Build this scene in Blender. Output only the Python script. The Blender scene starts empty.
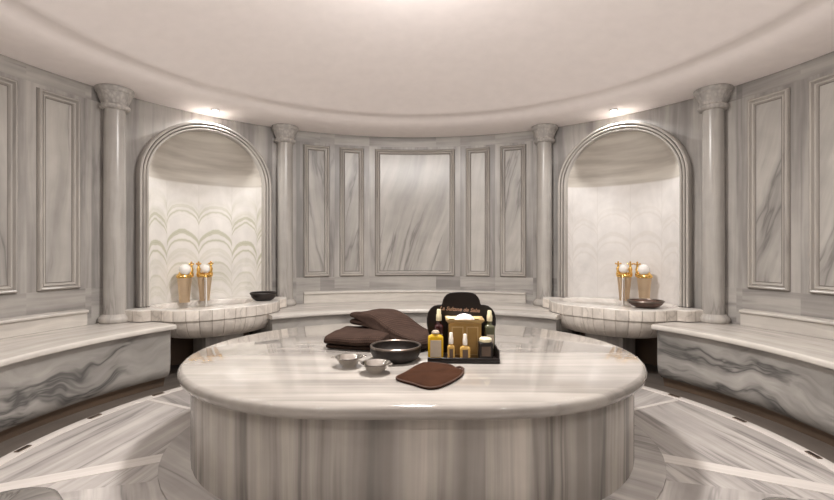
import bpy, bmesh, math, random
from mathutils import Vector, Matrix, noise
random.seed(7)
C = bpy.context.scene.collection
R = math.radians
PI = math.pi
OX, OY = -0.03, 2.95            # centre of the round room
FLOOR, BENCH, SLAB, CEIL = 0.0, 0.58, 0.59, 2.90

# ------------------------------------------------------------------ materials
def new_mat(name):
    m = bpy.data.materials.new(name); m.use_nodes = True
    nt = m.node_tree; nt.nodes.clear()
    out = nt.nodes.new('ShaderNodeOutputMaterial'); b = nt.nodes.new('ShaderNodeBsdfPrincipled')
    nt.links.new(b.outputs[0], out.inputs[0])
    return m, nt, b

def node(nt, t, **kw):
    n = nt.nodes.new(t)
    for k, v in kw.items():
        if k.startswith('i_'): n.inputs[k[2:].replace('_', ' ')].default_value = v
        else: setattr(n, k, v)
    return n

def ramp(nt, stops, mode='LINEAR'):
    r = nt.nodes.new('ShaderNodeValToRGB'); r.color_ramp.interpolation = mode
    e = r.color_ramp.elements
    while len(e) < len(stops): e.new(0.5)
    for i, (p, c) in enumerate(stops):
        e[i].position = p; e[i].color = (c, c, c, 1) if isinstance(c, (int, float)) else (*c, 1)
    return r

def mixc(nt, fac, a, b, mode='MIX'):
    m = nt.nodes.new('ShaderNodeMix'); m.data_type = 'RGBA'; m.blend_type = mode
    for v, i in ((fac, 0), (a, 6), (b, 7)):
        if hasattr(v, 'is_output'): nt.links.new(v, m.inputs[i])
        elif i == 0: m.inputs[0].default_value = v
        else: m.inputs[i].default_value = (*v, 1)
    return m.outputs[2]

def math_(nt, op, a, b=None, c=None):
    m = nt.nodes.new('ShaderNodeMath'); m.operation = op
    for i, v in enumerate((a, b, c)):
        if v is None: continue
        if hasattr(v, 'is_output'): nt.links.new(v, m.inputs[i])
        else: m.inputs[i].default_value = v
    return m.outputs[0]

def marble_color(nt, light, mid, dark, wide=1.6, stretch=.10, warp=.18, tone=(.38, .66), streak=.5, vein=.6, vein_w=.018, vthr=(.45,.6)):
    tc = node(nt, 'ShaderNodeTexCoord')
    wn = node(nt, 'ShaderNodeTexNoise', i_Scale=1.1, i_Detail=3.0); nt.links.new(tc.outputs['UV'], wn.inputs['Vector'])
    sub = node(nt, 'ShaderNodeVectorMath', operation='SUBTRACT'); nt.links.new(wn.outputs['Color'], sub.inputs[0]); sub.inputs[1].default_value = (.5, .5, .5)
    scl = node(nt, 'ShaderNodeVectorMath', operation='SCALE'); nt.links.new(sub.outputs[0], scl.inputs[0]); scl.inputs['Scale'].default_value = warp
    add = node(nt, 'ShaderNodeVectorMath', operation='ADD'); nt.links.new(tc.outputs['UV'], add.inputs[0]); nt.links.new(scl.outputs[0], add.inputs[1])
    P = add.outputs[0]
    def nz(sx, sy, det, rough=.55, dist=0.0, off=0.0):
        mp = node(nt, 'ShaderNodeMapping'); nt.links.new(P, mp.inputs[0]); mp.inputs['Scale'].default_value = (sx, sy, 1); mp.inputs['Location'].default_value = (off, off * .7, off * .3)
        n = node(nt, 'ShaderNodeTexNoise', i_Scale=1.0, i_Detail=det, i_Roughness=rough, i_Distortion=dist); nt.links.new(mp.outputs[0], n.inputs['Vector'])
        return n.outputs['Fac']
    a = nz(wide * 2.2, wide * 2.2 * stretch, 4, .6)
    r1 = ramp(nt, [(tone[0], 0.0), (tone[1], 1.0)]); nt.links.new(a, r1.inputs[0])
    b = nz(wide * 9, wide * 9 * stretch * .6, 5, .65, .3, 3.3)
    r2 = ramp(nt, [(.42, 0.0), (.7, streak)]); nt.links.new(b, r2.inputs[0])
    col = mixc(nt, r1.outputs[0], light, mid)
    col = mixc(nt, r2.outputs[0], col, mid)
    v = nz(wide * 1.8, wide * 1.8 * stretch, 5, .55, .25, 7.1)
    d = math_(nt, 'ABSOLUTE', math_(nt, 'SUBTRACT', v, .5))
    r3 = ramp(nt, [(0.0, 1.0), (vein_w, .35), (vein_w * 3, 0.0)]); nt.links.new(d, r3.inputs[0])
    msk = nz(wide * .9, wide * .6, 2, .5, 0, 11.0)
    r4 = ramp(nt, [(vthr[0], 0.0), (vthr[1], vein)]); nt.links.new(msk, r4.inputs[0])
    col = mixc(nt, math_(nt, 'MULTIPLY', r3.outputs[0], r4.outputs[0]), col, dark)
    cl = node(nt, 'ShaderNodeTexNoise', i_Scale=5.0, i_Detail=5.0); nt.links.new(P, cl.inputs['Vector'])
    r5 = ramp(nt, [(.3, .93), (.7, 1.04)]); nt.links.new(cl.outputs['Fac'], r5.inputs[0])
    return mixc(nt, 1.0, col, r5.outputs[0], 'MULTIPLY'), tc

def marble(name, light, mid, dark, rough=.28, coat=0.0, **kw):
    m, nt, b = new_mat(name)
    col, tc = marble_color(nt, light, mid, dark, **kw)
    nt.links.new(col, b.inputs['Base Color'])
    b.inputs['Roughness'].default_value = rough; b.inputs['Coat Weight'].default_value = coat; b.inputs['Coat Roughness'].default_value = .04
    return m

def plain(name, col, rough=.5, metal=0.0, bump=None, vary=.06, trans=0.0, ior=1.45, emis=0.0, coat=0.0):
    m, nt, b = new_mat(name)
    tc = node(nt, 'ShaderNodeTexCoord')
    n = node(nt, 'ShaderNodeTexNoise', i_Scale=9.0, i_Detail=4.0); nt.links.new(tc.outputs['Object'], n.inputs['Vector'])
    r = ramp(nt, [(.3, 1 - vary), (.7, 1 + vary)]); nt.links.new(n.outputs['Fac'], r.inputs[0])
    nt.links.new(mixc(nt, 1.0, col, r.outputs[0], 'MULTIPLY'), b.inputs['Base Color'])
    b.inputs['Roughness'].default_value = rough; b.inputs['Metallic'].default_value = metal
    b.inputs['Transmission Weight'].default_value = trans; b.inputs['IOR'].default_value = ior
    b.inputs['Coat Weight'].default_value = coat
    if emis: b.inputs['Emission Color'].default_value = (*col, 1); b.inputs['Emission Strength'].default_value = emis
    if bump:
        sc, st = bump
        n2 = node(nt, 'ShaderNodeTexNoise', i_Scale=sc, i_Detail=3.0); nt.links.new(tc.outputs['Object'], n2.inputs['Vector'])
        bp = node(nt, 'ShaderNodeBump', i_Strength=st, i_Distance=.004); nt.links.new(n2.outputs['Fac'], bp.inputs['Height']); nt.links.new(bp.outputs[0], b.inputs['Normal'])
    return m

M = {}
M['wall'] = marble('wall_marble', (0.454, 0.428, 0.399), (0.242, 0.227, 0.215), (0.160, 0.147, 0.143), rough=.3, wide=1.7, stretch=.07, warp=.08, tone=(.42, .60), streak=.45, vein=.6)
M['panel'] = marble('panel_marble', (0.487, 0.462, 0.428), (0.319, 0.300, 0.281), (0.151, 0.141, 0.134), rough=.28, wide=1.4, stretch=.10, warp=.16, tone=(.45, .66), streak=.4, vein=.8, vthr=(.4, .55))
M['mould'] = marble('moulding_marble', (0.521, 0.483, 0.437), (0.386, 0.361, 0.336), (0.210, 0.193, 0.185), rough=.26, wide=2.2, stretch=.06, streak=.5, vein=.4)
M['column'] = marble('column_marble', (0.470, 0.445, 0.412), (0.336, 0.315, 0.294), (0.168, 0.151, 0.143), rough=.25, wide=2.4, stretch=.07, streak=.5, vein=.5)
M['grout'] = marble('grout', (.22, .20, .18), (.18, .16, .145), (.12, .11, .10), rough=.7)  # dark strips beside the mouldings, painted for the shade of a groove
M['seat'] = marble('seat_marble', (.66, .62, .565), (.50, .465, .43), (.26, .24, .22), rough=.18, wide=2.6, stretch=.07, streak=.6, vein=.5)
M['riser'] = marble('riser_marble', (.47, .445, .415), (.29, .275, .255), (.11, .105, .10), rough=.26, wide=1.0, stretch=.22, warp=.7, tone=(.42, .62), streak=.45, vein=1.0, vein_w=.03, vthr=(.38, .5))
M['plinth'] = marble('plinth_stone', (.19, .13, .088), (.14, .098, .07), (.07, .05, .037), rough=.35, wide=2.0, stretch=.08)  # brown of the dim light under benches and basins put into the colour
M['gutter'] = marble('gutter_stone', (.17, .145, .125), (.13, .11, .095), (.08, .068, .06), rough=.4, wide=2.0, stretch=.1)
M['floor'] = marble('floor_marble', (.64, .595, .56), (.38, .35, .33), (.18, .165, .16), rough=.2, wide=2.0, stretch=.06, warp=.07, tone=(.36, .62), streak=.8, vein=.7, vthr=(.35, .5))
M['inlay'] = marble('inlay_marble', (.72, .67, .63), (.64, .59, .55), (.45, .41, .38), rough=.2, wide=2, stretch=.1, streak=.3, vein=.3)
M['slab'] = marble('slab_marble', (.46, .425, .385), (.27, .245, .222), (.19, .175, .16), rough=.07, coat=.6, wide=1.7, stretch=.045, warp=.05, tone=(.43, .60), streak=.5, vein=.5)
M['base'] = marble('base_marble', (.60, .55, .49), (.29, .265, .24), (.11, .10, .095), rough=.24, wide=1.3, stretch=.03, warp=.05, tone=(.44, .60), streak=.7, vein=.75, vein_w=.03, vthr=(.35, .5))
M['stool'] = marble('stool_marble', (.22, .20, .185), (.13, .12, .11), (.05, .045, .04), rough=.22, wide=3.0, stretch=.1, vein=.8)
M['basin'] = marble('basin_marble', (.84, .80, .75), (.66, .61, .56), (.34, .29, .26), rough=.25, wide=3.4, stretch=.5, warp=.5, streak=.5, vein=.6)
M['ceiling'] = plain('painted_plaster', (.95, .885, .865), .7, vary=.02)
M['gold'] = plain('gold_metal', (.83, .52, .16), .18, 1.0)
M['brass'] = plain('brushed_brass', (.66, .50, .34), .42, .85)
M['porcelain'] = plain('white_porcelain', (.85, .82, .78), .12, coat=.5, vary=.01)
M['water'] = plain('water', (.95, .98, .97), .02, trans=1.0, ior=1.33, vary=.0)
M['chrome'] = plain('polished_tin', (.66, .63, .59), .14, 1.0, bump=(60, .3))
M['wicker'] = plain('dark_bowl', (.018, .013, .011), .5, bump=(40, .8), vary=.4)
M['rim_metal'] = plain('worn_rim', (.16, .13, .11), .3, .8, vary=.3)
M['pattern'] = plain('carved_brown', (.10, .055, .04), .4, bump=(55, .9), vary=.5)
M['mitt'] = plain('brown_mitt_cloth', (.042, .018, .010), .95, bump=(160, .7), vary=.18); M['mitt'].node_tree.nodes['Principled BSDF'].inputs['Specular IOR Level'].default_value = .08
M['piping'] = plain('mitt_piping', (.06, .028, .017), .8)
M['board'] = plain('black_lacquer', (.012, .008, .007), .3, vary=.05)
M['letters'] = plain('bronze_letters', (.42, .26, .18), .4, .3)
M['giltbox'] = plain('gilt_wood', (.33, .20, .065), .35, .35, bump=(30, .3), vary=.15)
M['giltrim'] = plain('gilt_edge', (.52, .37, .18), .3, .4)
M['tissue'] = plain('tissue_paper', (.86, .78, .76), .9, vary=.02)
M['yellow'] = plain('yellow_bath_oil', (.55, .33, .012), .1, vary=.03, coat=.6)
M['label'] = plain('bottle_label', (.48, .40, .31), .6, bump=(80, .4), vary=.12)
M['labeldark'] = plain('dark_label', (.10, .065, .045), .5, vary=.2)
M['amber'] = plain('amber_oil', (.50, .30, .08), .12, vary=.08, coat=.5)
M['redglass'] = plain('dark_red_glass', (.035, .006, .007), .1, vary=.1, coat=.6)
M['greenglass'] = plain('olive_glass', (.085, .085, .045), .1, vary=.2, coat=.6)
M['cap'] = plain('cream_cap', (.74, .66, .44), .3, vary=.04)
M['whitecap'] = plain('white_cap', (.83, .78, .70), .3, vary=.02)
M['dark'] = plain('dark_opening', (.02, .014, .011), .6)
M['lampglass'] = plain('lamp_glass', (1.0, .93, .84), .3, vary=0, emis=26)
M['domeglass'] = plain('frosted_lamp_glass', (1.0, .94, .88), .3, vary=0, emis=5)
M['steel'] = plain('white_fixture_ring', (.8, .77, .74), .35, .2, vary=0)
M['door'] = plain('dark_wood', (.10, .055, .032), .45, vary=.2)

def towel_mat():
    m, nt, b = new_mat('brown_waffle_towel')
    tc = node(nt, 'ShaderNodeTexCoord')
    w = []
    for d in ('X', 'Y'):
        n = node(nt, 'ShaderNodeTexWave', bands_direction=d, i_Scale=(15.0 if d == 'X' else 24.0), i_Distortion=.4, i_Detail=1.0); nt.links.new(tc.outputs['UV'], n.inputs['Vector']); w.append(n.outputs['Fac'])
    h = math_(nt, 'MULTIPLY', w[0], w[1])
    n2 = node(nt, 'ShaderNodeTexNoise', i_Scale=14.0, i_Detail=4.0); nt.links.new(tc.outputs['Object'], n2.inputs['Vector'])
    r = ramp(nt, [(.1, (.020, .012, .009)), (.9, (.078, .047, .036))]); nt.links.new(math_(nt, 'MULTIPLY_ADD', n2.outputs['Fac'], .5, math_(nt, 'MULTIPLY', h, .6)), r.inputs[0])
    nt.links.new(r.outputs[0], b.inputs['Base Color']); b.inputs['Roughness'].default_value = .9; b.inputs['Specular IOR Level'].default_value = .08
    bp = node(nt, 'ShaderNodeBump', i_Strength=.8, i_Distance=.004); nt.links.new(h, bp.inputs['Height']); nt.links.new(bp.outputs[0], b.inputs['Normal'])
    return m
M['towel'] = towel_mat()

def niche_mat(name, arc, vc, base=(.84, .81, .77)):
    """book-matched white marble slabs whose veins meet as arches"""
    m, nt, b = new_mat(name)
    col, tc = marble_color(nt, base, tuple(c * .90 for c in base), tuple(c * .6 for c in base), wide=1.3, stretch=.9, warp=.4, streak=.15, vein=.15)
    sep = node(nt, 'ShaderNodeSeparateXYZ'); nt.links.new(tc.outputs['UV'], sep.inputs[0])
    u, v = sep.outputs[0], sep.outputs[1]
    per = .46
    q = math_(nt, 'DIVIDE', math_(nt, 'ADD', u, per * 20), per)
    f = math_(nt, 'SUBTRACT', math_(nt, 'FRACT', q), .5)              # -.5 .. .5 inside a slab
    af = math_(nt, 'ABSOLUTE', f)
    cell = math_(nt, 'FLOOR', q)
    f2 = math_(nt, 'MULTIPLY', math_(nt, 'SQRT', math_(nt, 'SUBTRACT', 1.0, math_(nt, 'POWER', math_(nt, 'DIVIDE', af, .52), 2.0))), -.22 * arc)
    comb = node(nt, 'ShaderNodeCombineXYZ'); nt.links.new(af, comb.inputs[0]); nt.links.new(v, comb.inputs[1])
    wn = node(nt, 'ShaderNodeTexNoise', i_Scale=3.5, i_Detail=3.0); nt.links.new(comb.outputs[0], wn.inputs['Vector'])
    stag = math_(nt, 'MULTIPLY', math_(nt, 'ABSOLUTE', math_(nt, 'SUBTRACT', cell, 19.5)), .13)
    h = math_(nt, 'ADD', math_(nt, 'ADD', math_(nt, 'ADD', v, f2), stag), math_(nt, 'MULTIPLY', wn.outputs['Fac'], .07))
    comb2 = node(nt, 'ShaderNodeCombineXYZ'); nt.links.new(h, comb2.inputs[0])
    nv = node(nt, 'ShaderNodeTexNoise', i_Scale=4.2, i_Detail=3.0, i_Roughness=.6); nt.links.new(comb2.outputs[0], nv.inputs['Vector'])
    d = math_(nt, 'ABSOLUTE', math_(nt, 'SUBTRACT', nv.outputs['Fac'], .54))
    r = ramp(nt, [(0, 1.0), (.03, .35), (.08, 0.0)]); nt.links.new(d, r.inputs[0])
    zone = ramp(nt, [(.0, 0.2), (.25, 1.0), (.5, .9), (.62, .10), (1, .05)]); nt.links.new(math_(nt, 'MULTIPLY', math_(nt, 'SUBTRACT', v, .7), .5), zone.inputs[0])
    col = mixc(nt, math_(nt, 'MULTIPLY', math_(nt, 'MULTIPLY', r.outputs[0], zone.outputs[0]), arc * .8 if arc > .95 else .45), col, vc)
    # joints between slabs
    j = ramp(nt, [(.488, 0.0), (.5, .35)]); nt.links.new(af, j.inputs[0])
    col = mixc(nt, j.outputs[0], col, (.5, .47, .42))
    # half dome: banded marble, its shade painted in as a greyer colour
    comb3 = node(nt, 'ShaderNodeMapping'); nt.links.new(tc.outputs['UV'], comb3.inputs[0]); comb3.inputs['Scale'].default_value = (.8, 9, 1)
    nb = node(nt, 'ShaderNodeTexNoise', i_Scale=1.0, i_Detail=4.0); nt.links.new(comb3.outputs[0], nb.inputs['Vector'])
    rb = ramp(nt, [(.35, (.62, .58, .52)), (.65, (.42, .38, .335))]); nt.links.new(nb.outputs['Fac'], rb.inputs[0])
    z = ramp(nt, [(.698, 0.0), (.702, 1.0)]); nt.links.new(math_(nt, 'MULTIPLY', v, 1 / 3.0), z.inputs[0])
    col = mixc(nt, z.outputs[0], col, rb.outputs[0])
    nt.links.new(col, b.inputs['Base Color']); b.inputs['Roughness'].default_value = .3
    return m
M['niche_l'] = niche_mat('niche_marble_green_veins', 1.0, (.42, .42, .27))
M['niche_r'] = niche_mat('niche_marble_pale_veins', .9, (.62, .58, .53), (.80, .77, .745))

def mosaic_mat():
    m, nt, b = new_mat('basin_block_marble')
    col, tc = marble_color(nt, (.74, .68, .61), (.52, .47, .42), (.25, .21, .18), wide=2.6, stretch=.6, warp=.5, streak=.4, vein=.6)
    sep = node(nt, 'ShaderNodeSeparateXYZ'); nt.links.new(tc.outputs['UV'], sep.inputs[0])
    q = math_(nt, 'DIVIDE', sep.outputs[0], .145)
    f = math_(nt, 'ABSOLUTE', math_(nt, 'SUBTRACT', math_(nt, 'FRACT', q), .5))
    r = ramp(nt, [(.45, 0.0), (.49, .55)]); nt.links.new(f, r.inputs[0])
    wn = node(nt, 'ShaderNodeTexWhiteNoise', noise_dimensions='1D'); nt.links.new(math_(nt, 'FLOOR', q), wn.inputs['W'])
    rv = ramp(nt, [(0, .82), (1, 1.1)]); nt.links.new(wn.outputs['Value'], rv.inputs[0])
    col = mixc(nt, 1.0, col, rv.outputs[0], 'MULTIPLY')
    col = mixc(nt, r.outputs[0], col, (.26, .21, .17))
    nt.links.new(col, b.inputs['Base Color']); b.inputs['Roughness'].default_value = .35
    bp = node(nt, 'ShaderNodeBump', i_Strength=.7, i_Distance=.01, invert=True); nt.links.new(r.outputs[0], bp.inputs['Height']); nt.links.new(bp.outputs[0], b.inputs['Normal'])
    return m
M['mosaic'] = mosaic_mat()

def capital_mat():
    m, nt, b = new_mat('carved_capital_marble')
    col, tc = marble_color(nt, (.50, .47, .44), (.40, .375, .355), (.25, .235, .22), wide=3)
    v = node(nt, 'ShaderNodeTexVoronoi', i_Scale=26.0); nt.links.new(tc.outputs['UV'], v.inputs['Vector'])
    r = ramp(nt, [(.1, 1.15), (.7, .82)]); nt.links.new(v.outputs['Distance'], r.inputs[0])
    nt.links.new(mixc(nt, 1.0, col, r.outputs[0], 'MULTIPLY'), b.inputs['Base Color']); b.inputs['Roughness'].default_value = .5
    bp = node(nt, 'ShaderNodeBump', i_Strength=.7, i_Distance=.008, invert=True); nt.links.new(v.outputs['Distance'], bp.inputs['Height']); nt.links.new(bp.outputs[0], b.inputs['Normal'])
    return m
M['capital'] = capital_mat()

# ------------------------------------------------------------------ mesh building
class MB:
    def __init__(s): s.p = []
    def poly(s, pts, uvs=None, mi=0):
        s.p.append(([tuple(p) for p in pts], uvs or [(p[0], p[1]) for p in pts], mi))
    def grid(s, P, UV, mi=0, cu=False, cv=False):
        n, m = len(P), len(P[0])
        for i in range(n - 1):
            for j in range(m - 1):
                s.poly([P[i][j], P[i + 1][j], P[i + 1][j + 1], P[i][j + 1]], [UV[i][j], UV[i + 1][j], UV[i + 1][j + 1], UV[i][j + 1]], mi)
    def box(s, x0, x1, y0, y1, z0, z1, T=None, mi=0):
        T = T or (lambda x, y, z: (x, y, z))
        V = [T(x, y, z) for x in (x0, x1) for y in (y0, y1) for z in (z0, z1)]
        q = [((0, 1, 3, 2), 1, 2), ((4, 6, 7, 5), 1, 2), ((0, 4, 5, 1), 0, 2), ((2, 3, 7, 6), 0, 2), ((0, 2, 6, 4), 1, 0), ((1, 5, 7, 3), 1, 0)]
        L = [(x, y, z) for x in (x0, x1) for y in (y0, y1) for z in (z0, z1)]
        for f, a, b in q: s.poly([V[i] for i in f], [(L[i][a], L[i][b]) for i in f], mi)
    def lathe(s, prof, c=(0, 0), n=32, sq=(1, 1), mi=0, uvs=1.0):
        P, UV = [], []; l = 0
        for k, (r, z) in enumerate(prof):
            if k: l += math.dist(prof[k - 1], prof[k])
            P.append([(c[0] + r * sq[0] * math.cos(2 * PI * i / n), c[1] + r * sq[1] * math.sin(2 * PI * i / n), z) for i in range(n + 1)])
            rr = max(p[0] for p in prof)
            UV.append([(2 * PI * i / n * rr * uvs, l) for i in range(n + 1)])
        s.grid(P, UV, mi)
    def tube(s, pts, rad, n=10, mi=0):
        P, UV = [], []; l = 0; pts = [Vector(p) for p in pts]
        rads = rad if isinstance(rad, (list, tuple)) else [rad] * len(pts)
        for k, p in enumerate(pts):
            d = (pts[min(k + 1, len(pts) - 1)] - pts[max(k - 1, 0)]).normalized()
            a = d.orthogonal().normalized() if abs(d.z) > .9 else d.cross(Vector((0, 0, 1))).normalized()
            b = d.cross(a)
            if k: l += (p - pts[k - 1]).length
            P.append([tuple(p + rads[k] * (a * math.cos(2 * PI * i / n) + b * math.sin(2 * PI * i / n))) for i in range(n + 1)])
            UV.append([(rads[k] * 2 * PI * i / n, l) for i in range(n + 1)])
        s.grid(P, UV, mi)
        s.poly(P[0][:-1], UV[0][:-1], mi); s.poly(P[-1][:-1], UV[-1][:-1], mi)
    def ball(s, c, r, n=20, sz=1.0):
        prof = [(max(r * math.sin(PI * k / 12), 1e-5), c[2] - r * sz * math.cos(PI * k / 12)) for k in range(13)]
        s.lathe(prof, (c[0], c[1]), n)
    def build(s, name, mats, parent=None, loc=None, sharp=35, bevel=0, merge=1e-5, rot=None):
        """vertices are given relative to loc (or to the parent, or to the world)"""
        bm = bmesh.new(); uvl = bm.loops.layers.uv.new('UVMap')
        for pts, uvs, mi in s.p:
            vs = [bm.verts.new(p) for p in pts]
            f = bm.faces.new(vs); f.material_index = mi; f.smooth = True
            for lo, uv in zip(f.loops, uvs): lo[uvl].uv = uv
        bmesh.ops.remove_doubles(bm, verts=bm.verts, dist=merge)
        bmesh.ops.dissolve_degenerate(bm, edges=bm.edges, dist=merge)
        bmesh.ops.recalc_face_normals(bm, faces=bm.faces)
        me = bpy.data.meshes.new(name); bm.to_mesh(me); bm.free()
        for m in (mats if isinstance(mats, list) else [mats]): me.materials.append(m)
        try: me.set_sharp_from_angle(angle=R(sharp))
        except Exception: pass
        o = bpy.data.objects.new(name, me); C.objects.link(o)
        if parent: o.parent = parent
        if loc: o.location = loc
        if rot: o.rotation_euler = rot
        if bevel:
            b = o.modifiers.new('Bevel', 'BEVEL'); b.width = bevel; b.segments = 3; b.limit_method = 'ANGLE'; b.angle_limit = R(40); b.harden_normals = False
        return o

def tag(o, label=None, cat=None, group=None, kind=None):
    if label: o['label'] = label
    if cat: o['category'] = cat
    if group: o['group'] = group
    if kind: o['kind'] = kind
    return o
def empty(name, loc, label=None, cat=None, group=None, rz=0, kind=None):
    o = bpy.data.objects.new(name, None); C.objects.link(o); o.location = loc; o.rotation_euler = (0, 0, rz)
    o.empty_display_size = .1
    return tag(o, label, cat, group, kind)

def pol(th, r, z, c=(OX, OY), s=1):      # th degrees from +Y, positive to the right
    return (c[0] + s * r * math.sin(R(th)), c[1] + r * math.cos(R(th)), z)

def arcs(a, b, step=1.5):
    n = max(2, int(abs(b - a) / step + .5)); return [a + (b - a) * i / n for i in range(n + 1)]

def sweep(mb, prof, t0, t1, grain='arc', step=1.5, mi=0, off=(0, 0), s=1, closed=True, wob=None):
    """solid swept about the room's centre; prof is a closed list of (r, z)"""
    T = arcs(t0, t1, step); P, UV = [], []; l = 0
    pr = prof + [prof[0]] if closed else prof
    rm = sum(p[0] for p in prof) / len(prof)
    for k, (r, z) in enumerate(pr):
        if k: l += math.dist(pr[k - 1], pr[k])
        P.append([pol(t, r, z, s=s) for t in T])
        UV.append([((l + off[0], rm * R(t) + off[1]) if grain == 'arc' else (rm * R(t) + off[0], l + off[1])) for t in T])
    mb.grid(P, UV, mi)
    if closed and abs(t1 - t0) < 359:
        for t in (t0, t1): mb.poly([pol(t, r, z, s=s) for r, z in prof], [(r, z) for r, z in prof], mi)

def rnd_prof(pts, rad, segs=4):
    """round the corners of a closed (r,z) polygon"""
    out = []; n = len(pts)
    for i in range(n):
        a, b, c = Vector(pts[i - 1]), Vector(pts[i]), Vector(pts[(i + 1) % n])
        rr = rad[i] if isinstance(rad, (list, tuple)) else rad
        if rr <= 0: out.append(tuple(b)); continue
        p, q = b + (a - b).normalized() * rr, b + (c - b).normalized() * rr
        for k in range(segs + 1):
            t = k / segs; out.append(tuple((1 - t) ** 2 * p + 2 * t * (1 - t) * b + t * t * q))
    return out

# ------------------------------------------------------------------ walls
RW, RO = 3.45, 4.0
def wall_seg(name, t0, t1, cuts, s=1):
    mb = MB(); ts = sorted(set([t0, t1] + [c for c in cuts if t0 < c < t1]))
    zs = [0, .58, .93, 2.76, 2.90]
    for a, b in zip(ts, ts[1:]):
        for k, (z0, z1) in enumerate(zip(zs, zs[1:])):
            T = arcs(a, b); ou, ov = random.uniform(0, 40), random.uniform(0, 40)
            hor = k in (1, 3, 0)
            P = [[pol(t, RW, z, s=s) for t in T] for z in (z0, z1)]
            UV = [[(z + ou, RW * R(t) + ov) if hor else (RW * R(t) + ou, z + ov) for t in T] for z in (z0, z1)]
            mb.grid(P, UV)
    T = arcs(t0, t1, 3)
    mb.grid([[pol(t, RO, z, s=s) for t in T] for z in (0, 2.9)], [[(t, z) for t in T] for z in (0, 2.9)])
    for z in (0, 2.9): mb.grid([[pol(t, r, z, s=s) for t in arcs(t0, t1, 1.5)] for r in (RW, RO)], [[(t, r) for t in arcs(t0, t1, 1.5)] for r in (RW, RO)])
    o = mb.build(name, M['wall'], sharp=50, merge=2e-5); return tag(o, kind='structure')

def panel(parent, t0, t1, z0, z1, s=1, Rr=3.45, tilt=0.0):
    """raised picture-frame moulding with its sunk field, bent to the wall"""
    mw = RW * R(t1 - t0)
    prof = [(-.002, -.02), (-.002, .0012), (.006, .0012), (.006, .026), (.011, .036), (.020, .042), (.028, .036), (.032, .018), (.038, .012), (.046, .026), (.056, .024), (.066, .008), (.066, .0065), (.074, .0065)]
    n = max(4, int((t1 - t0) / 1.5)); nz = 2
    def loop(d):
        u0, u1, a, b = d, mw - d, z0 + d, z1 - d
        L = [(u0 + (u1 - u0) * i / n, a) for i in range(n)] + [(u1, a + (b - a) * i / nz) for i in range(nz)]
        L += [(u1 + (u0 - u1) * i / n, b) for i in range(n)] + [(u0, b + (a - b) * i / nz) for i in range(nz)]
        return L + [L[0]]
    mb = MB(); P, UV = [], []; ou = random.uniform(0, 50)
    for d, h in prof:
        L = loop(d); P.append([pol(t0 + math.degrees(u / RW), RW - h, z, s=s) for u, z in L])
        per, acc = [], 0
        for i, q in enumerate(L):
            if i: acc += math.dist(L[i - 1], q)
            per.append((d + ou, acc))
        UV.append(per)
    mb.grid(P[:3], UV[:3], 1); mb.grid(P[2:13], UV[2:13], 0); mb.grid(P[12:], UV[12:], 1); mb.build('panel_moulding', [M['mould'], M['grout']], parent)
    mb = MB(); ou, ov = random.uniform(0, 50), random.uniform(0, 50); d = .068
    T = arcs(t0 + math.degrees(d / RW), t1 - math.degrees(d / RW), 1.5)
    ca, sa = math.cos(tilt), math.sin(tilt)
    P = [[pol(t, RW - .006, z, s=s) for t in T] for z in (z0 + d, z1 - d)]
    UV = [[(ca * RW * R(t) * s - sa * z + ou, sa * RW * R(t) * s + ca * z + ov) for t in T] for z in (z0 + d, z1 - d)]
    P = [P[0], P[1]]; mb.grid(P, UV)
    Pb = [[pol(t, RW + .03, z, s=s) for t in T] for z in (z0 + d, z1 - d)]
    mb.grid(Pb, UV)
    for i in (0, 1): mb.grid([P[i], Pb[i]], [UV[i], UV[i]])
    for j in (0, -1): mb.poly([P[0][j], P[1][j], Pb[1][j], Pb[0][j]], [UV[0][j]] * 4)
    mb.build('panel_field', M['panel'], parent)

ZP0, ZP1 = .935, 2.725
backp = [(-25.8, -19.9), (-17.6, -12.0), (-9.4, 9.4), (12.0, 17.6), (19.9, 25.8)]
cuts = [-27.3, -18.75, -10.7, 10.7, 18.75, 27.3, -22, 5]
w = wall_seg('wall_back', -32.5, 32.5, cuts)
for (a, b), tl in zip(backp, (-.12, .22, .28, .1, .25)): panel(w, a, b, ZP0, ZP1, tilt=tl)
NT = 46.0                           # bearing of each niche
for s, nm in ((-1, 'left'), (1, 'right')):
    w = wall_seg('wall_' + nm, 60.2, 150, [65.5, 74.6, 87, 99, 111, 123, 136, 66.4], s)
    tl = iter((.05, -.1, .2, .1, -.2, .1) if s < 0 else (.28, .35, .2, .1, -.2, .1))
    for a, b in ((67.3, 73.3), (75.9, 86.2), (88.2, 98), (100, 110), (112, 122), (124, 134)): panel(w, a, b, ZP0, ZP1, s, tilt=next(tl))
w = wall_seg('wall_front', 150, 210, [160, 170, 190, 200])

def zarch(u, o):                     # top of the arch at offset o outside the opening
    a, b = .65 + o, .58 + o
    return 2.10 + b * math.sqrt(max(0, 1 - (u / a) ** 2))
def nloc(s, u, h, z):                # niche frame: u along the wall towards the room's back, h into the room from the surround's face
    r = 3.28 - h
    x = r * math.sin(R(NT)) - u * math.cos(R(NT)); y = r * math.cos(R(NT)) + u * math.sin(R(NT))
    return (OX + s * x, OY + y, z)

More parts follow.
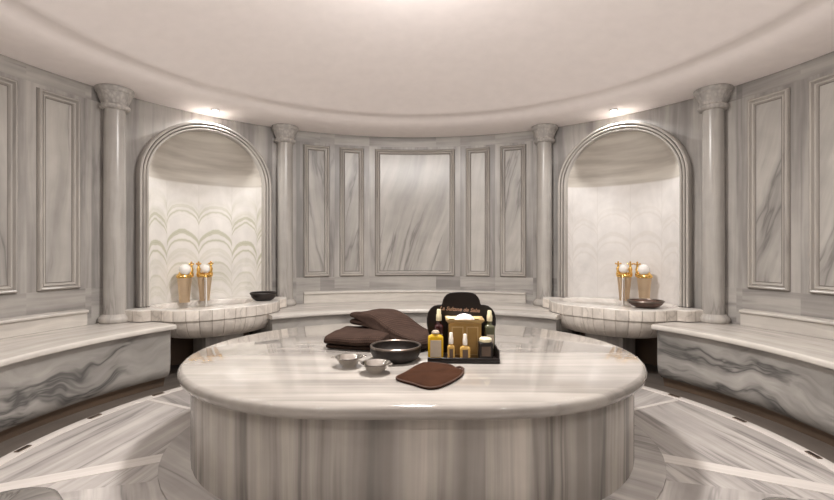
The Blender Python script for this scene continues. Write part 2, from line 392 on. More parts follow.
for s, nm in ((-1, 'left'), (1, 'right')):
    mb = MB(); hw = .69
    tin = [NT + math.degrees(math.asin(hw * math.sin(R(a)) / RW)) for a in range(-90, 91, 5)]
    ou = random.uniform(0, 30)
    for ts in (arcs(32.5, tin[0]), arcs(tin[-1], 60.2)):
        mb.grid([[pol(t, RW, z, s=s) for t in ts] for z in (0, 2.1, 2.9)], [[(RW * R(t) + ou, z) for t in ts] for z in (0, 2.1, 2.9)])
    us = [RW * math.sin(R(t - NT)) for t in tin]
    top = [[pol(t, RW, zarch(u, .04), s=s) for t, u in zip(tin, us)], [pol(t, RW, 2.9, s=s) for t in tin]]
    mb.grid(top, [[(RW * R(t) + ou, zarch(u, .04)) for t, u in zip(tin, us)], [(RW * R(t) + ou, 2.9) for t in tin]])
    mb.grid([[pol(t, RW, z, s=s) for t in tin] for z in (0, .48)], [[(RW * R(t) + ou, z) for t in tin] for z in (0, .48)], 1)  # wall under the basin coloured dark for the shade there
    T = arcs(32.5, 60.2, 3)
    mb.grid([[pol(t, RO, z, s=s) for t in T] for z in (0, 2.9)], [[(t, z) for t in T] for z in (0, 2.9)])
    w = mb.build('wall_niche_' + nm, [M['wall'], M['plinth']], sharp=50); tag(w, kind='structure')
    # concave white apse with a half dome
    mb = MB(); A = range(-90, 91, 5)
    levels = [(0.69 + (2.10 - .69) * k / 6, 1.0) for k in range(7)]
    P = [[nloc(s, .655 * math.sin(R(a)), -.38 * math.cos(R(a)), z) for a in A] for z, _ in levels]
    UV = [[(.75 * R(a) * s, z) for a in A] for z, _ in levels]
    for k in range(1, 13):
        b = R(90 * k / 12); c = max(math.cos(b), 1e-4); z = 2.10 + .585 * math.sin(b)
        P.append([nloc(s, .655 * math.sin(R(a)) * c, -.38 * math.cos(R(a)) * c, z) for a in A])
        UV.append([(.75 * R(a) * s * c, z) for a in A])
    mb.grid(P, UV); mb.build('niche_shell', M['niche_l'] if s < 0 else M['niche_r'], w, sharp=60)
    # arch surround: three rounded rings
    prof = [(-.004, -.10), (-.004, .0), (.004, .010), (.016, .014), (.028, .006), (.032, -.022), (.038, .000), (.042, .020), (.054, .027), (.068, .020), (.072, -.018),
            (.078, .008), (.082, .030), (.096, .038), (.112, .032), (.120, .018), (.120, -.20)]
    P, UV = [], []; l = 0
    prof = [(o * .78, h) for o, h in prof]
    for k, (o, h) in enumerate(prof):
        if k: l += math.dist(prof[k - 1], prof[k])
        L = [(-(.65 + o), .705), (-(.65 + o), 1.4)] + [((.65 + o) * math.sin(R(a)), 2.10 + (.58 + o) * math.cos(R(a))) for a in range(-90, 91, 4)] + [((.65 + o), 1.4), (.65 + o, .705)]
        row, uv, acc = [], [], 0
        for i, (u, z) in enumerate(L):
            if i: acc += math.dist(L[i - 1], L[i])
            row.append(nloc(s, u, h, z)); uv.append((l + 5 * s, acc))
        P.append(row); UV.append(uv)
    mb = MB(); mb.grid(P, UV)
    for j in (0, -1): mb.poly([P[k][j] for k in range(len(P))], [UV[k][j] for k in range(len(P))])
    o = mb.build('arch_surround', M['mould'], sharp=40)
    tag(o, 'moulded marble arch framing the %s niche%s' % (nm, ' with green arched veins' if s < 0 else ' with the plain pale wall'), 'arch', 'marble arches around the basin niches')

# backsplash ledges on the benches
led = rnd_prof([(3.449, .582), (3.40, .582), (3.40, .700), (3.375, .705), (3.375, .728), (3.449, .738)], [0, 0, .004, .008, .009, 0])
for a, b, s, nm in ((-25.8, 25.8, 1, 'back bench between the inner columns'), (66.6, 127, -1, 'left bench'), (66.6, 127, 1, 'right bench')):
    mb = MB(); sweep(mb, led, a, b, s=s, off=(random.uniform(0, 20), 0)); o = mb.build('backsplash', M['seat'], sharp=40)
    tag(o, 'low marble ledge along the wall above the ' + nm, 'ledge', 'marble ledges behind the benches')

# ------------------------------------------------------------------ floor
mb = MB()
RF = 2.56
def stad(s_, r, n=28):               # stadium outline about the slab's centre
    L = []
    for k in range(n + 1): a = -PI / 2 + PI * k / n; L.append((s_ + r * math.cos(a), r * math.sin(a)))
    for k in range(n + 1): a = PI / 2 + PI * k / n; L.append((-s_ + r * math.cos(a), r * math.sin(a)))
    return L
TX, TY, TS = -.028, 3.23, .35
def fuv(x, y):
    xr = abs(x - OX)
    # grain of the floor slabs turns from sector to sector
    return xr
def wedge(a0, a1, rot, off):
    T = arcs(a0, a1, 2); c, s_ = math.cos(rot), math.sin(rot)
    for sgn in (-1, 1):
        rr = (0.0001, 1.0, 1.8, RF)
        P = [[pol(t, r, 0, s=sgn) for t in T] for r in rr]
        UV = [[(c * (r * math.sin(R(t))) - s_ * (r * math.cos(R(t))) + off + sgn * 3, s_ * (r * math.sin(R(t))) + c * (r * math.cos(R(t)))) for t in T] for r in rr]
        mb.grid(P, UV)
wedge(0, 58, R(80), 3.1); wedge(58, 67, R(50), 7.7); wedge(67, 106, R(-7), 12.4); wedge(106, 180, R(36), 20.3)
T = arcs(0, 360, 3)
mb.grid([[pol(t, RF, z) for t in T] for z in (0, -.2)], [[(z, R(t) * RF) for t in T] for z in (0, -.2)])
mb.grid([[pol(t, r, -.2) for t in T] for r in (RF, .01)], [[(r, R(t) * RF) for t in T] for r in (RF, .01)])
tag(mb.build('floor', M['floor'], sharp=50), kind='structure')
mb = MB(); sweep(mb, [(2.555, -.035), (3.6, -.035), (3.6, -.2), (2.555, -.2)], 0, 360, step=3)
tag(mb.build('floor_gutter', M['gutter'], sharp=50), kind='structure')
mb = MB(); sweep(mb, rnd_prof([(RF + .012, -.034), (RF + .012, .006), (RF - .07, .006), (RF - .07, -.01)], [0, .006, .002, 0]), 0, 360, step=2)
tag(mb.build('trim_1', M['inlay'], sharp=50), kind='structure')
# pale inlaid bands running out from the slab
k = 2
def band(p, q, w_, mat='inlay'):
    global k
    for s in (-1, 1):
        a, b = Vector((abs(p[0]) * s + OX, p[1])), Vector((abs(q[0]) * s + OX, q[1])); d = (b - a).normalized(); n = Vector((-d.y, d.x)) * w_ / 2
        T_ = lambda x, y, z: (a.x + d.x * x + n.x * y, a.y + d.y * x + n.y * y, z)
        mb = MB(); mb.box(0, (b - a).length, -1, 1, -.01, .003, T_)
        tag(mb.build('trim_%d' % k, M[mat]), kind='structure'); k += 1
band((1.40, 2.90), (2.40, 2.37), .12)
band((1.55, 3.55), (2.28, 3.90), .035)
# raised marble disc the slab stands on
mb = MB(); o_ = stad(TS, 1.285); i_ = stad(TS, .9)
P = [[(TX + x, TY + y, z) for x, y in L] + [(TX + L[0][0], TY + L[0][1], z)] for L, z in ((i_, .0), (o_, -.0), (o_, .014), (stad(TS, 1.275), .018), (i_, .018), (i_, 0))]
UV = [[(p[0] * .6 + p[1] * .8, -p[0] * .8 + p[1] * .6) for p in row] for row in P]
mb.grid(P, UV); tag(mb.build('trim_%d' % k, M['floor'], sharp=40), kind='structure')

# ------------------------------------------------------------------ ceiling
prof = [(4.0, 2.90), (3.46, 2.90), (3.40, 2.904), (3.30, 2.905), (3.10, 2.908), (2.98, 2.914), (2.90, 2.930), (2.85, 2.952), (2.81, 2.974), (2.77, 2.988), (2.72, 2.992), (2.68, 2.984), (2.64, 2.984), (2.60, 2.996), (2.56, 3.010)] + [(2.5 - .125 * i if i < 20 else .001, 3.02 + .42 * (1 - ((2.5 - .125 * i) / 2.53) ** 2)) for i in range(21)] + [(.001, 3.8), (4.0, 3.8)]
mb = MB(); sweep(mb, prof, 0, 360, step=3); tag(mb.build('ceiling', M['ceiling'], sharp=80), kind='structure')

# ------------------------------------------------------------------ benches
lip = rnd_prof([(3.44, .58), (2.68, .58), (2.68, .535), (2.72, .53), (3.44, .53)], [0, .022, .012, .006, 0])
face = [(3.44, .532), (2.735, .532), (2.735, .50), (2.742, .49), (2.742, .22), (2.748, .15), (2.765, .10), (2.80, .065), (3.44, .05)]
foot = [(3.44, .07), (2.82, .07), (2.84, .04), (2.86, -.034), (3.44, -.034)]
for t0, t1, s, dr, lab in ((-37.6, 37.6, 1, -.16, 'curved marble bench against the back wall between the two basins'),
                           (59.2, 130, -1, .0, 'long curved marble bench along the left wall'),
                           (59.2, 130, 1, .0, 'long curved marble bench along the right wall with dark arched veins')):
    root = empty('marble_bench', (OX, OY, 0), lab, 'bench', 'curved marble benches around the room')
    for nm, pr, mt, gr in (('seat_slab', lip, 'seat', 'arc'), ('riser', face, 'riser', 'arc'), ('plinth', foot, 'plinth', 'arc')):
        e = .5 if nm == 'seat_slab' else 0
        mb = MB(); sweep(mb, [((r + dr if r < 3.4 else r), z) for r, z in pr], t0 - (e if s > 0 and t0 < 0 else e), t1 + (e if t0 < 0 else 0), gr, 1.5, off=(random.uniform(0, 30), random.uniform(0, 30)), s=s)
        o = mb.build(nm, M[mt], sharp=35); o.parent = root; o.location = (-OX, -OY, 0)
        if nm == 'plinth': o['label'] = 'brown stone plinth'

# ------------------------------------------------------------------ columns
def column(t, s, lab):
    c = pol(t, 3.37, BENCH, s=s)
    root = empty('marble_column', c, lab, 'column', 'marble columns beside the niches')
    mb = MB(); mb.lathe([(.001, 0), (.13, 0), (.138, .006), (.145, .03), (.138, .055), (.125, .066), (.118, .075), (.112, .085), (.001, .085)], n=40)
    mb.build('base', M['mould'], root, sharp=50)
    mb = MB(); mb.lathe([(.001, .08), (.100, .08), (.098, 1.0), (.094, 2.14), (.001, 2.14)], n=40)
    mb.build('shaft', M['column'], root, sharp=50)
    mb = MB(); mb.lathe([(.001, 2.11), (.105, 2.11), (.125, 2.117), (.134, 2.132), (.134, 2.148), (.120, 2.160), (.112, 2.166), (.122, 2.19), (.138, 2.23), (.150, 2.27), (.158, 2.274), (.164, 2.285), (.168, 2.30), (.168, 2.322), (.001, 2.319)], n=48)
    mb.build('capital', M['capital'], root, sharp=45)
column(62.6, -1, 'marble column with carved capital left of the left niche')
column(30.1, -1, 'marble column between the left niche and the back panels')
column(30.1, 1, 'marble column between the back panels and the right niche')
column(62.6, 1, 'marble column with carved capital right of the right niche')

# ------------------------------------------------------------------ basins, taps, bowls on the basins
def outline(n, kind):
    """front + back outline in niche coordinates, a closed loop seen from above"""
    L = []
    if kind == 'rim':
        for i in range(61):
            u = -.93 + 1.86 * i / 60
            wing = .30 * (1 - max(0, abs(u) - .80) / .13 * .75) if abs(u) > .6 else .30
            hb = .70 * max(0, 1 - (abs(u) / .70) ** 2.5) ** (1 / 2.5)
            h = (wing ** 3 + hb ** 3) ** (1 / 3) - .012 + .006 * abs(math.sin(u * PI / .115))
            L.append((u, h))
        L += [(.93, .045), (.645, .042)]
        L += [(.64 * math.cos(R(a)), -.365 * math.sin(R(a))) for a in range(0, 181, 10)]
        L += [(-.645, .042), (-.93, .045)]
    return L
for s, nm in ((-1, 'left'), (1, 'right')):
    base = nloc(s, 0, .25, 0)
    rootb = empty('marble_basin', base, 'half-round white marble basin of carved blocks under the %s niche' % nm, 'basin', 'marble wash basins')
    T = lambda u, h, z: tuple(Vector(nloc(s, u, h, z)) - Vector(base))
    L = outline(0, 'rim'); sh = -.08 if s < 0 else .08
    # rim slab with a sunk bowl
    cav = []
    for (u, h) in L:
        a = math.atan2((h - .12) / .38, (u - sh) / .52)
        cav.append((sh + .50 * math.cos(a), .13 + .36 * math.sin(a)))
    loops = [(L, .588, 1), (L, .69, 1), ([(u * .994, h * .994) for u, h in L], .70, 1), ([(sh + (u - sh) * 1.03, .13 + (h - .13) * 1.03) for u, h in cav], .70, 1), (cav, .69, 1),
             ([(sh + (u - sh) * .9, .13 + (h - .13) * .9) for u, h in cav], .56, 1), ([(sh + (u - sh) * .5, .13 + (h - .13) * .5) for u, h in cav], .50, 1), ([(sh + (u - sh) * .02, .13 + (h - .13) * .02) for u, h in cav], .49, 1)]
    mb = MB(); P, UV = [], []; per = [0]
    for i in range(1, len(L) + 1): per.append(per[-1] + math.dist(L[i - 1], L[i % len(L)]))
    for lp, z, _ in loops[:2]:
        lp2 = lp + [lp[0]]; P.append([T(u, h, z) for u, h in lp2]); UV.append([(math.atan2(max(h, .01), u) * .9, z) for u, h in lp2])
    mb.grid(P, UV, 1)
    P, UV = [], []
    for lp, z, _ in loops[1:]:
        lp2 = lp + [lp[0]]; P.append([T(u, h, z) for u, h in lp2]); UV.append([(u + (.7 - z), h) for u, h in lp2])
    mb.grid(P, UV, 0)
    # bowl body below, tapering
    lv = [(.588, 1.0), (.54, .995), (.49, .97), (.44, .92), (.405, .85), (.38, .74), (.372, .6), (.372, .01)]
    P, UV = [], []
    for z, f in lv:
        lp = [((.695 * f) * math.copysign(abs(math.cos(R(a))) ** .8, math.cos(R(a))), .695 * f * abs(math.sin(R(a))) ** .8 * (1 + .006 * abs(math.sin(a / 7.5 * PI / 1)))) for a in range(0, 181, 5)]
        P.append([T(u, h, z) for u, h in lp]); UV.append([(math.atan2(h, u) * .9, z + .4 * (1 - f)) for u, h in lp])
    mb.grid(P, UV, 1)
    mb.build('basin_bowl', [M['basin'], M['mosaic']], rootb, sharp=40)
    mb = MB(); lp = [(sh + (u - sh) * .97, .13 + (h - .13) * .97) for u, h in cav]
    mb.poly([T(u, h, .655) for u, h in lp]); mb.build('water', M['water'], rootb, sharp=60)['label'] = 'still clear water'
    mb = MB(); mb.box(-.21, .21, .02, .38, -.034, .374, T); mb.build('pedestal', M['wall'], rootb, bevel=.01)
    # taps
    for j, (u, lab) in enumerate(((-.245, 'outer'), (-.01, 'inner'))):
        loc = nloc(s, u, -.14 if j == 0 else -.17, .70)
        rt = empty('gold_tap', loc, 'gold tap with white ball knob in %s niche, %s of the two' % (nm, ('left' if s < 0 else 'right') if j == 0 else ('right' if s < 0 else 'left')), 'tap', 'gold taps in the niches')
        rt.rotation_euler.z = -s * R(NT)
        if j == 0:
            mb = MB(); mb.lathe([(.001, 0), (.056, 0), (.058, .02), (.062, .1), (.070, .2), (.078, .27), (.080, .285), (.001, .285)], n=32, sq=(1, .6))
            mb.build('tap_body', M['brass'], rt, sharp=50)
            mb = MB(); mb.lathe([(.001, .28), (.080, .28), (.090, .292), (.090, .305), (.076, .32), (.062, .335), (.060, .35), (.001, .35)], n=32, sq=(1, .7)); mb.build('collar', M['gold'], rt, sharp=60)
            mb = MB(); mb.ball((0, -.02, .375), .064); mb.build('knob', M['porcelain'], rt)['label'] = 'white ball knob'
            fin = [.075]
        else:
            for q in (-1, 1):
                mb = MB(); mb.tube([(q * .030, 0, 0), (q * .034, 0, .1), (q * .046, 0, .285)], [.026, .029, .036], 16); mb.build('tap_body', M['brass'], rt, sharp=50)
            mb = MB(); mb.lathe([(.001, .28), (.084, .28), (.092, .292), (.088, .305), (.066, .32), (.05, .335), (.001, .335)], n=32, sq=(1, .6)); mb.build('collar', M['gold'], rt, sharp=60)
            mb = MB(); mb.ball((.0, -.02, .375), .052); mb.build('knob', M['porcelain'], rt)['label'] = 'white ball knob'
            mb = MB(); mb.tube([(0, -.05, .32), (.02 * s, -.10, .315), (.035 * s, -.135, .30), (.038 * s, -.14, .28)], .014, 12); mb.build('spout', M['gold'], rt)
            mb = MB(); sx = .038 * s; mb.tube([(sx, -.14, .285), (sx + .001, -.145, .2), (sx - .001, -.148, .1), (sx, -.15, -.043)], [.008, .007, .007, .009], 10); mb.build('water_stream', M['porcelain'], rt)['label'] = 'falling water'
            fin = [-.07, .07]
        for x in fin:
            mb = MB(); x *= (1 if s < 0 else -1)
            mb.lathe([(.001, .29), (.022, .29), (.026, .32), (.018, .345), (.024, .375), (.014, .40), (.012, .42), (.020, .43), (.012, .44), (.001, .445)], (x, 0), 16)
            for k2 in range(4):
                a = k2 * PI / 2 + .4
                mb.tube([(x, 0, .425), (x + .02 * math.cos(a), .02 * math.sin(a), .435)], .006, 8); mb.ball((x + .027 * math.cos(a), .027 * math.sin(a), .438), .011, 10)
            mb.ball((x, 0, .455), .012, 10)
            mb.build('lever', M['gold'], rt, sharp=60)

def bowl(name, loc, prof_o, prof_i, mats, rim, lab, cat, group=None, n=40, extra=None):
    root = empty(name, loc, lab, cat, group)
    mb = MB(); mb.lathe(prof_o + prof_i, n=n); mb.build('body', mats, root, sharp=50)
    if rim:
        r, z, t, m = rim; mb = MB()
        P = [[((r + t * math.cos(b)) * math.cos(a), (r + t * math.cos(b)) * math.sin(a), z + t * math.sin(b)) for a in [2 * PI * i / n for i in range(n + 1)]] for b in [2 * PI * j / 10 for j in range(11)]]
        mb.grid(P, [[(0, 0)] * (n + 1)] * 11); mb.build('rim', m, root)
    return root
p = nloc(-1, .49, .30, .70)
bowl('round_bowl', p, [(.001, 0), (.085, 0), (.12, .02), (.140, .045), (.146, .075)], [(.136, .075), (.125, .045), (.10, .02), (.001, .014)], M['wicker'], (.143, .085, .013, M['wicker']), 'black round bowl on the right rim of the left basin', 'bowl')
p = nloc(1, -.42, .32, .70)
bowl('round_bowl', p, [(.001, 0), (.09, 0), (.13, .018), (.158, .042), (.170, .065)], [(.160, .065), (.14, .035), (.10, .016), (.001, .012)], M['pattern'], (.168, .068, .009, M['rim_metal']), 'dark brown patterned bowl on the right basin', 'bowl')

# ------------------------------------------------------------------ navel stone (centre slab)
root = empty('marble_slab_table', (TX, TY, .018), 'large rounded marble slab table in the middle of the room', 'table')
mb = MB(); zt = SLAB - .018
lv = [(.9, zt - .075), (1.125, zt - .075), (1.165, zt - .070), (1.180, zt - .056), (1.187, zt - .036), (1.183, zt - .016), (1.171, zt - .004), (1.155, zt)]
P = [[(x, y, z) for x, y in stad(TS, r) + [stad(TS, r)[0]]] for r, z in lv]
UV = [[(y + 3.1 + (1.19 - 1.0 if False else 0), x) for x, y, z in row] for row in P]
mb.grid(P, UV)
L = stad(TS, 1.155); mb.poly([(x, y, zt) for x, y in L], [(y + 3.1, x) for x, y in L])
mb.poly([(x, y, zt - .075) for x, y in stad(TS, .9)], [(0, 0)] * len(L))
mb.build('top_slab', M['slab'], root, sharp=35)
mb = MB(); L = stad(TS, 1.115); L2 = L + [L[0]]; acc = [0]
for i in range(1, len(L2)): acc.append(acc[-1] + math.dist(L2[i - 1], L2[i]))
lim = []
Lr = []
for i in range(len(L2) - 1):       # subdivide the straight runs
    m_ = max(1, int(math.dist(L2[i], L2[i + 1]) / .12))
    for q in range(m_):
        t = q / m_; Lr.append(((L2[i][0] * (1 - t) + L2[i + 1][0] * t, L2[i][1] * (1 - t) + L2[i + 1][1] * t), acc[i] * (1 - t) + acc[i + 1] * t))
Lr.append((Lr[0][0], acc[-1]))
P = [[(q[0], q[1], z) for q, _ in Lr] for z in (0, .03, zt - .07)]
mb.grid(P, [[(a, z) for _, a in Lr] for z in (0, .03, zt - .07)])
mb.build('base', M['base'], root, sharp=50)

# stools at the front
for x, y, r, h, lab in ((-1.525, 1.635, .19, .36, 'round grey marble stool at the bottom left corner'), (1.40, 1.635, .135, .35, 'small round grey marble stool at the bottom right')):
    rt = empty('stone_stool', (x, y, 0), lab, 'stool', 'grey stone stools')
    mb = MB(); mb.lathe([(.001, h), (r * .6, h), (r - .035, h - .004), (r - .012, h - .014), (r, h - .04), (r, h - .08), (r - .01, h - .09), (.001, h - .09)], n=40); mb.build('seat', M['stool'], rt, sharp=50)
    mb = MB(); mb.lathe([(.001, h - .09), (r - .03, h - .09), (r - .05, h * .5), (r - .03, .06), (r - .01, .05), (r - .01, 0), (.001, 0)], n=40); mb.build('base', M['stool'], rt, sharp=50)

# drain slots in the floor's edge
for t, s, lab in ((64.7, -1, 'farthest on the left, by the basin'), (77.6, -1, 'middle one on the left'), (90.6, -1, 'nearest on the left'), (65.8, 1, 'farthest on the right, by the basin'), (79.2, 1, 'middle one on the right'), (92.6, 1, 'nearest on the right')):
    c = pol(t, RF - .03, .006, s=s)
    rt = empty('drain_slot', c, 'small dark drain slot in the floor edge, ' + lab, 'drain', 'drain slots along the floor edge', rz=-s * R(t))
    mb = MB(); mb.box(-.046, .046, -.013, .013, .002, .005); mb.build('slot_opening', M['dark'], rt)
    mb = MB()
    for y in (-.016, .013): mb.box(-.049, .049, y, y + .003, .0021, .007)
    for x in (-.049, .046): mb.box(x, x + .003, -.013, .013, .0021, .007)
    mb.build('slot_frame', M['plinth'], rt)

# ------------------------------------------------------------------ towels
def towel(name, lab, loc, rz, L, W, T, layers, lift, seed):
    """a length of cloth folded zigzag, seen as a stack of soft layers; local x along the folds, y across"""
    t = T / layers; path = []
    for k in range(layers):
        z = t * (k + .5); rr = t / 2
        y0, y1 = -W / 2 + rr, W / 2 - rr
        ys = [y0 + (y1 - y0) * i / 14 for i in range(15)]
        if k % 2: ys = ys[::-1]
        path += [(y, z) for y in ys]
        if k < layers - 1:
            sgn = 1 if k % 2 == 0 else -1; ye = y1 if sgn > 0 else y0
            path += [(ye + sgn * rr * 1.3 * math.sin(PI * q / 5), z + rr - rr * math.cos(PI * q / 5)) for q in range(1, 5)]
    P3 = [Vector((a, b)) for a, b in path]; left, right = [], []
    for i, q in enumerate(P3):
        d = (P3[min(i + 1, len(P3) - 1)] - P3[max(i - 1, 0)]).normalized(); n = Vector((-d.y, d.x)) * (t * .44)
        left.append(q + n); right.append(q - n)
    e0 = P3[0] - (P3[1] - P3[0]).normalized() * t * .35; e1 = P3[-1] + (P3[-1] - P3[-2]).normalized() * t * .35
    ring = [e0] + left + [e1] + right[::-1] + [e0]; acc = [0]
    for i in range(1, len(ring)): acc.append(acc[-1] + (ring[i] - ring[i - 1]).length)
    nx = 22; rows, UV = [], []
    cen = P3 + [P3[0]]
    for i in range(nx + 1):
        x = -L / 2 + L * i / nx; e = min(1, (L / 2 - abs(x)) / .03); f = math.sqrt(max(.05, 1 - (1 - e) ** 2))
        row = []
        for j, q in enumerate(ring):
            # soft edges: shrink the layer's thickness towards its ends
            k = j - 1; n_ = len(P3)
            c = P3[min(max(k if k < n_ else 2 * n_ - k, 0), n_ - 1)]
            y, z = c.x + (q.x - c.x) * f, c.y + (q.y - c.y) * f
            nz = noise.noise(Vector((x * 5 + seed, y * 5, z * 6))) * .012 + noise.noise(Vector((x * 13 + seed, y * 11, z * 9))) * .004
            xs = x * (1 + .03 * noise.noise(Vector((y * 4, z * 30, seed))))
            z2 = max(.001, z + nz * (z / T) ** .5 * 1.2 - .10 * T * (abs(y) / (W / 2)) ** 3 * (z / T))
            row.append((xs, y + nz * .8, z2 + lift(xs, y)))
        rows.append(row); UV.append([(a, x) for a in acc])
    mb = MB(); mb.grid(rows, UV)
    for r_ in (0, -1): mb.poly(rows[r_][:-1], UV[r_][:-1])
    rt = empty(name, loc, lab, 'towel', 'folded brown towels', rz=rz)
    o = mb.build('towel_cloth', M['towel'], rt, sharp=180, merge=1e-6)
    sub = o.modifiers.new('Subdivision', 'SUBSURF'); sub.levels = 1; sub.render_levels = 1
    return rt
towel('folded_towel', 'folded dark brown towel lying flat on the slab, under the other towel', (-.40, 3.37, SLAB), R(-14), .46, .42, .115, 3, lambda x, y: .0, 1.7)
def lf(x, y):
    t = min(1, max(0, (.22 - y) / .34)); return .118 * t * t * (3 - 2 * t)
towel('folded_towel', 'folded dark brown waffle towel laid slantwise on top of the lower towel', (-.175, 3.455, SLAB), R(-131), (.34), .72, .115, 2, lf, 5.2)

# ------------------------------------------------------------------ bowls on the slab
bowl('round_bowl', (-.138, 2.91, SLAB), [(.001, .004), (.11, .0), (.14, .015), (.158, .045), (.164, .075), (.162, .092)], [(.150, .092), (.152, .06), (.142, .03), (.11, .016), (.001, .014)], M['wicker'], (.158, .092, .008, M['rim_metal']), 'wide black bowl with thin worn rim in front of the towels', 'bowl', n=48)
for x, y, rz, lab in ((-.415, 2.745, .2, 'small silver bowl, the left one of the two beside the black bowl'), (-.238, 2.60, -.3, 'small silver bowl, the front one, nearest the brown mitt')):
    rt = bowl('silver_bowl', (x, y, SLAB), [(.001, .003), (.036, .0), (.040, .006), (.055, .022), (.072, .044), (.080, .058)], [(.088, .060), (.088, .0615), (.078, .0605), (.068, .044), (.05, .022), (.034, .010), (.001, .009)], M['chrome'], None, lab, 'bowl', 'small silver bowls', 36)
    rt.rotation_euler.z = rz
    for q in (-1, 1):
        mb = MB(); mb.tube([(q * .084, -.014, .058), (q * .098, -.010, .060), (q * .103, 0, .061), (q * .098, .010, .060), (q * .084, .014, .058)], .0035, 8); mb.build('handle', M['chrome'], rt)
mb = None

# ------------------------------------------------------------------ mitt
def mitt():
    c = Vector((.075, 2.54)); rt = empty('bath_mitt', (c.x, c.y, SLAB), 'flat dark brown exfoliating mitt lying in front of the bowls', 'mitt')
    K = [(-.190, -.085), (-.10, -.185), (-.01, -.262), (.075, -.20), (.16, -.06), (.19, .03), (.19, .075), (.155, .13), (.13, .19), (.06, .235), (-.02, .245), (-.07, .19), (-.14, .03)]
    n = len(K); out = []
    for i in range(n):
        p0, p1, p2, p3 = [Vector(K[(i + q) % n]) for q in (-1, 0, 1, 2)]
        for k in range(5):
            t = k / 5; out.append(.5 * ((2 * p1) + (p2 - p0) * t + (2 * p0 - 5 * p1 + 4 * p2 - p3) * t * t + (3 * p1 - p0 - 3 * p2 + p3) * t ** 3))
    mb = MB(); rows, UV = [], []
    for f, z in ((.02, .0005), (.98, .0005), (1.0, .006), (.985, .014), (.9, .021), (.7, .025), (.45, .026), (.2, .0255), (.02, .025)):
        row = []
        for q in out + [out[0]]:
            x, y = q.x * f, q.y * f; w = noise.noise(Vector((x * 16, y * 16, 2))) * .007 * (1 if z > .01 else 0)
            row.append((x, y, z + w))
        rows.append(row); UV.append([(p_[0], p_[1]) for p_ in row])
    mb.grid(rows, UV); mb.poly(rows[-1][:-1]); mb.poly(rows[0][:-1]); mb.build('mitt_cloth', M['mitt'], rt, sharp=90)
    mb = MB(); mb.tube([(q.x * .99, q.y * .99, .012) for q in out + [out[0]]], .005, 8); mb.build('edge_binding', M['piping'], rt, sharp=90)
    mb = MB(); mb.tube([(.16, .12, .014), (.178, .112, .022), (.195, .085, .018), (.19, .055, .012)], .007, 8); mb.build('hanging_loop', M['piping'], rt, sharp=90)
mitt()

# ------------------------------------------------------------------ amenity tray
AX, AY = .295, 2.93
rt = empty('amenity_tray', (AX, AY, SLAB), 'black display tray with scalloped back board and bronze script lettering', 'tray', rz=R(-2))
mb = MB(); mb.box(-.225, .225, -.125, .135, 0, .016); mb.build('tray_base', M['board'], rt, bevel=.005)
for x0, x1, y0, y1, h in ((-.225, .225, -.125, -.115, .036), (-.225, -.215, -.115, .12, .036), (.213, .225, -.115, .12, .085)):
    mb = MB(); mb.box(x0, x1, y0, y1, .016, h); mb.build('tray_edge', M['board'], rt, bevel=.003)
def lobes():
    pts = [(-.200, .0162), (-.200, .09), (-.214, .13), (-.226, .17), (-.233, .21), (-.233, .25), (-.224, .288), (-.207, .315), (-.182, .334), (-.155, .341), (-.132, .341)]
    pts += [(-.128, .352), (-.124, .372), (-.114, .392), (-.098, .410), (-.076, .421), (-.045, .426), (-.015, .427)]
    return pts + [(-x, z) for x, z in pts[::-1]]
L = lobes(); mb = MB(); F = [(x, .105, z) for x, z in L]; B = [(x, .125, z) for x, z in L]
mb.poly(F); mb.poly(B)
for i in range(len(L)): j = (i + 1) % len(L); mb.poly([F[i], F[j], B[j], B[i]])
mb.build('back_board', M['board'], rt, sharp=30, bevel=.004)
def letters(txt, x, z, size, parent, y, rot=0.0, shear=.3):
    cu = bpy.data.curves.new('lettering', 'FONT'); cu.body = txt; cu.size = size; cu.extrude = .0012; cu.shear = shear; cu.align_x = 'CENTER'; cu.offset = .0006
    o = bpy.data.objects.new('tmp', cu); C.objects.link(o); bpy.context.view_layer.update()
    me = bpy.data.meshes.new_from_object(o.evaluated_get(bpy.context.evaluated_depsgraph_get())); bpy.data.objects.remove(o)
    me.materials.clear(); me.materials.append(M['letters'])
    q = bpy.data.objects.new('lettering', me); C.objects.link(q); q.parent = parent
    q.matrix_local = Matrix.Translation((x, y, z)) @ Matrix.Rotation(rot, 4, 'Y') @ Matrix.Rotation(PI / 2, 4, 'X')
    q['label'] = 'bronze script lettering'
    return q
q = letters('La Sultane de Saba', -.012, .298, .036, rt, .1035, R(3.5))
q.scale = (.27 / max(q.dimensions.x, .01),) * 2 + (1,)

# tissue box
bx, by = .055 + AX - .04, AY + .020
tb = empty('tissue_box', (bx, by, SLAB + .016), 'gilt wooden tissue box standing on the black tray', 'tissue box', rz=R(-2))
H = .235; W_, D_ = .105, .062
mb = MB()
for x0, x1, y0, y1 in ((-W_, W_, -D_, -D_ + .008), (-W_, W_, D_ - .008, D_), (-W_, -W_ + .008, -D_ + .008, D_ - .008), (W_ - .008, W_, -D_ + .008, D_ - .008)): mb.box(x0, x1, y0, y1, 0, H)
mb.box(-W_ + .008, W_ - .008, -D_ + .008, D_ - .008, 0, .01); mb.build('box_body', M['giltbox'], tb)
mb = MB(); fl = .018
ring = lambda a, b, z: [(-a, -b, z), (a, -b, z), (a, b, z), (-a, b, z), (-a, -b, z)]
P = [ring(W_, D_, H - .012), ring(W_ + fl, D_ + fl, H + .006), ring(W_ + fl, D_ + fl, H + .014), ring(W_ - .008, D_ - .008, H - .004), ring(W_ - .008, D_ - .008, H - .014), ring(W_, D_, H - .012)]
mb.grid(P, [[(0, 0)] * 5] * 6); mb.build('box_rim', M['giltrim'], tb, sharp=20)
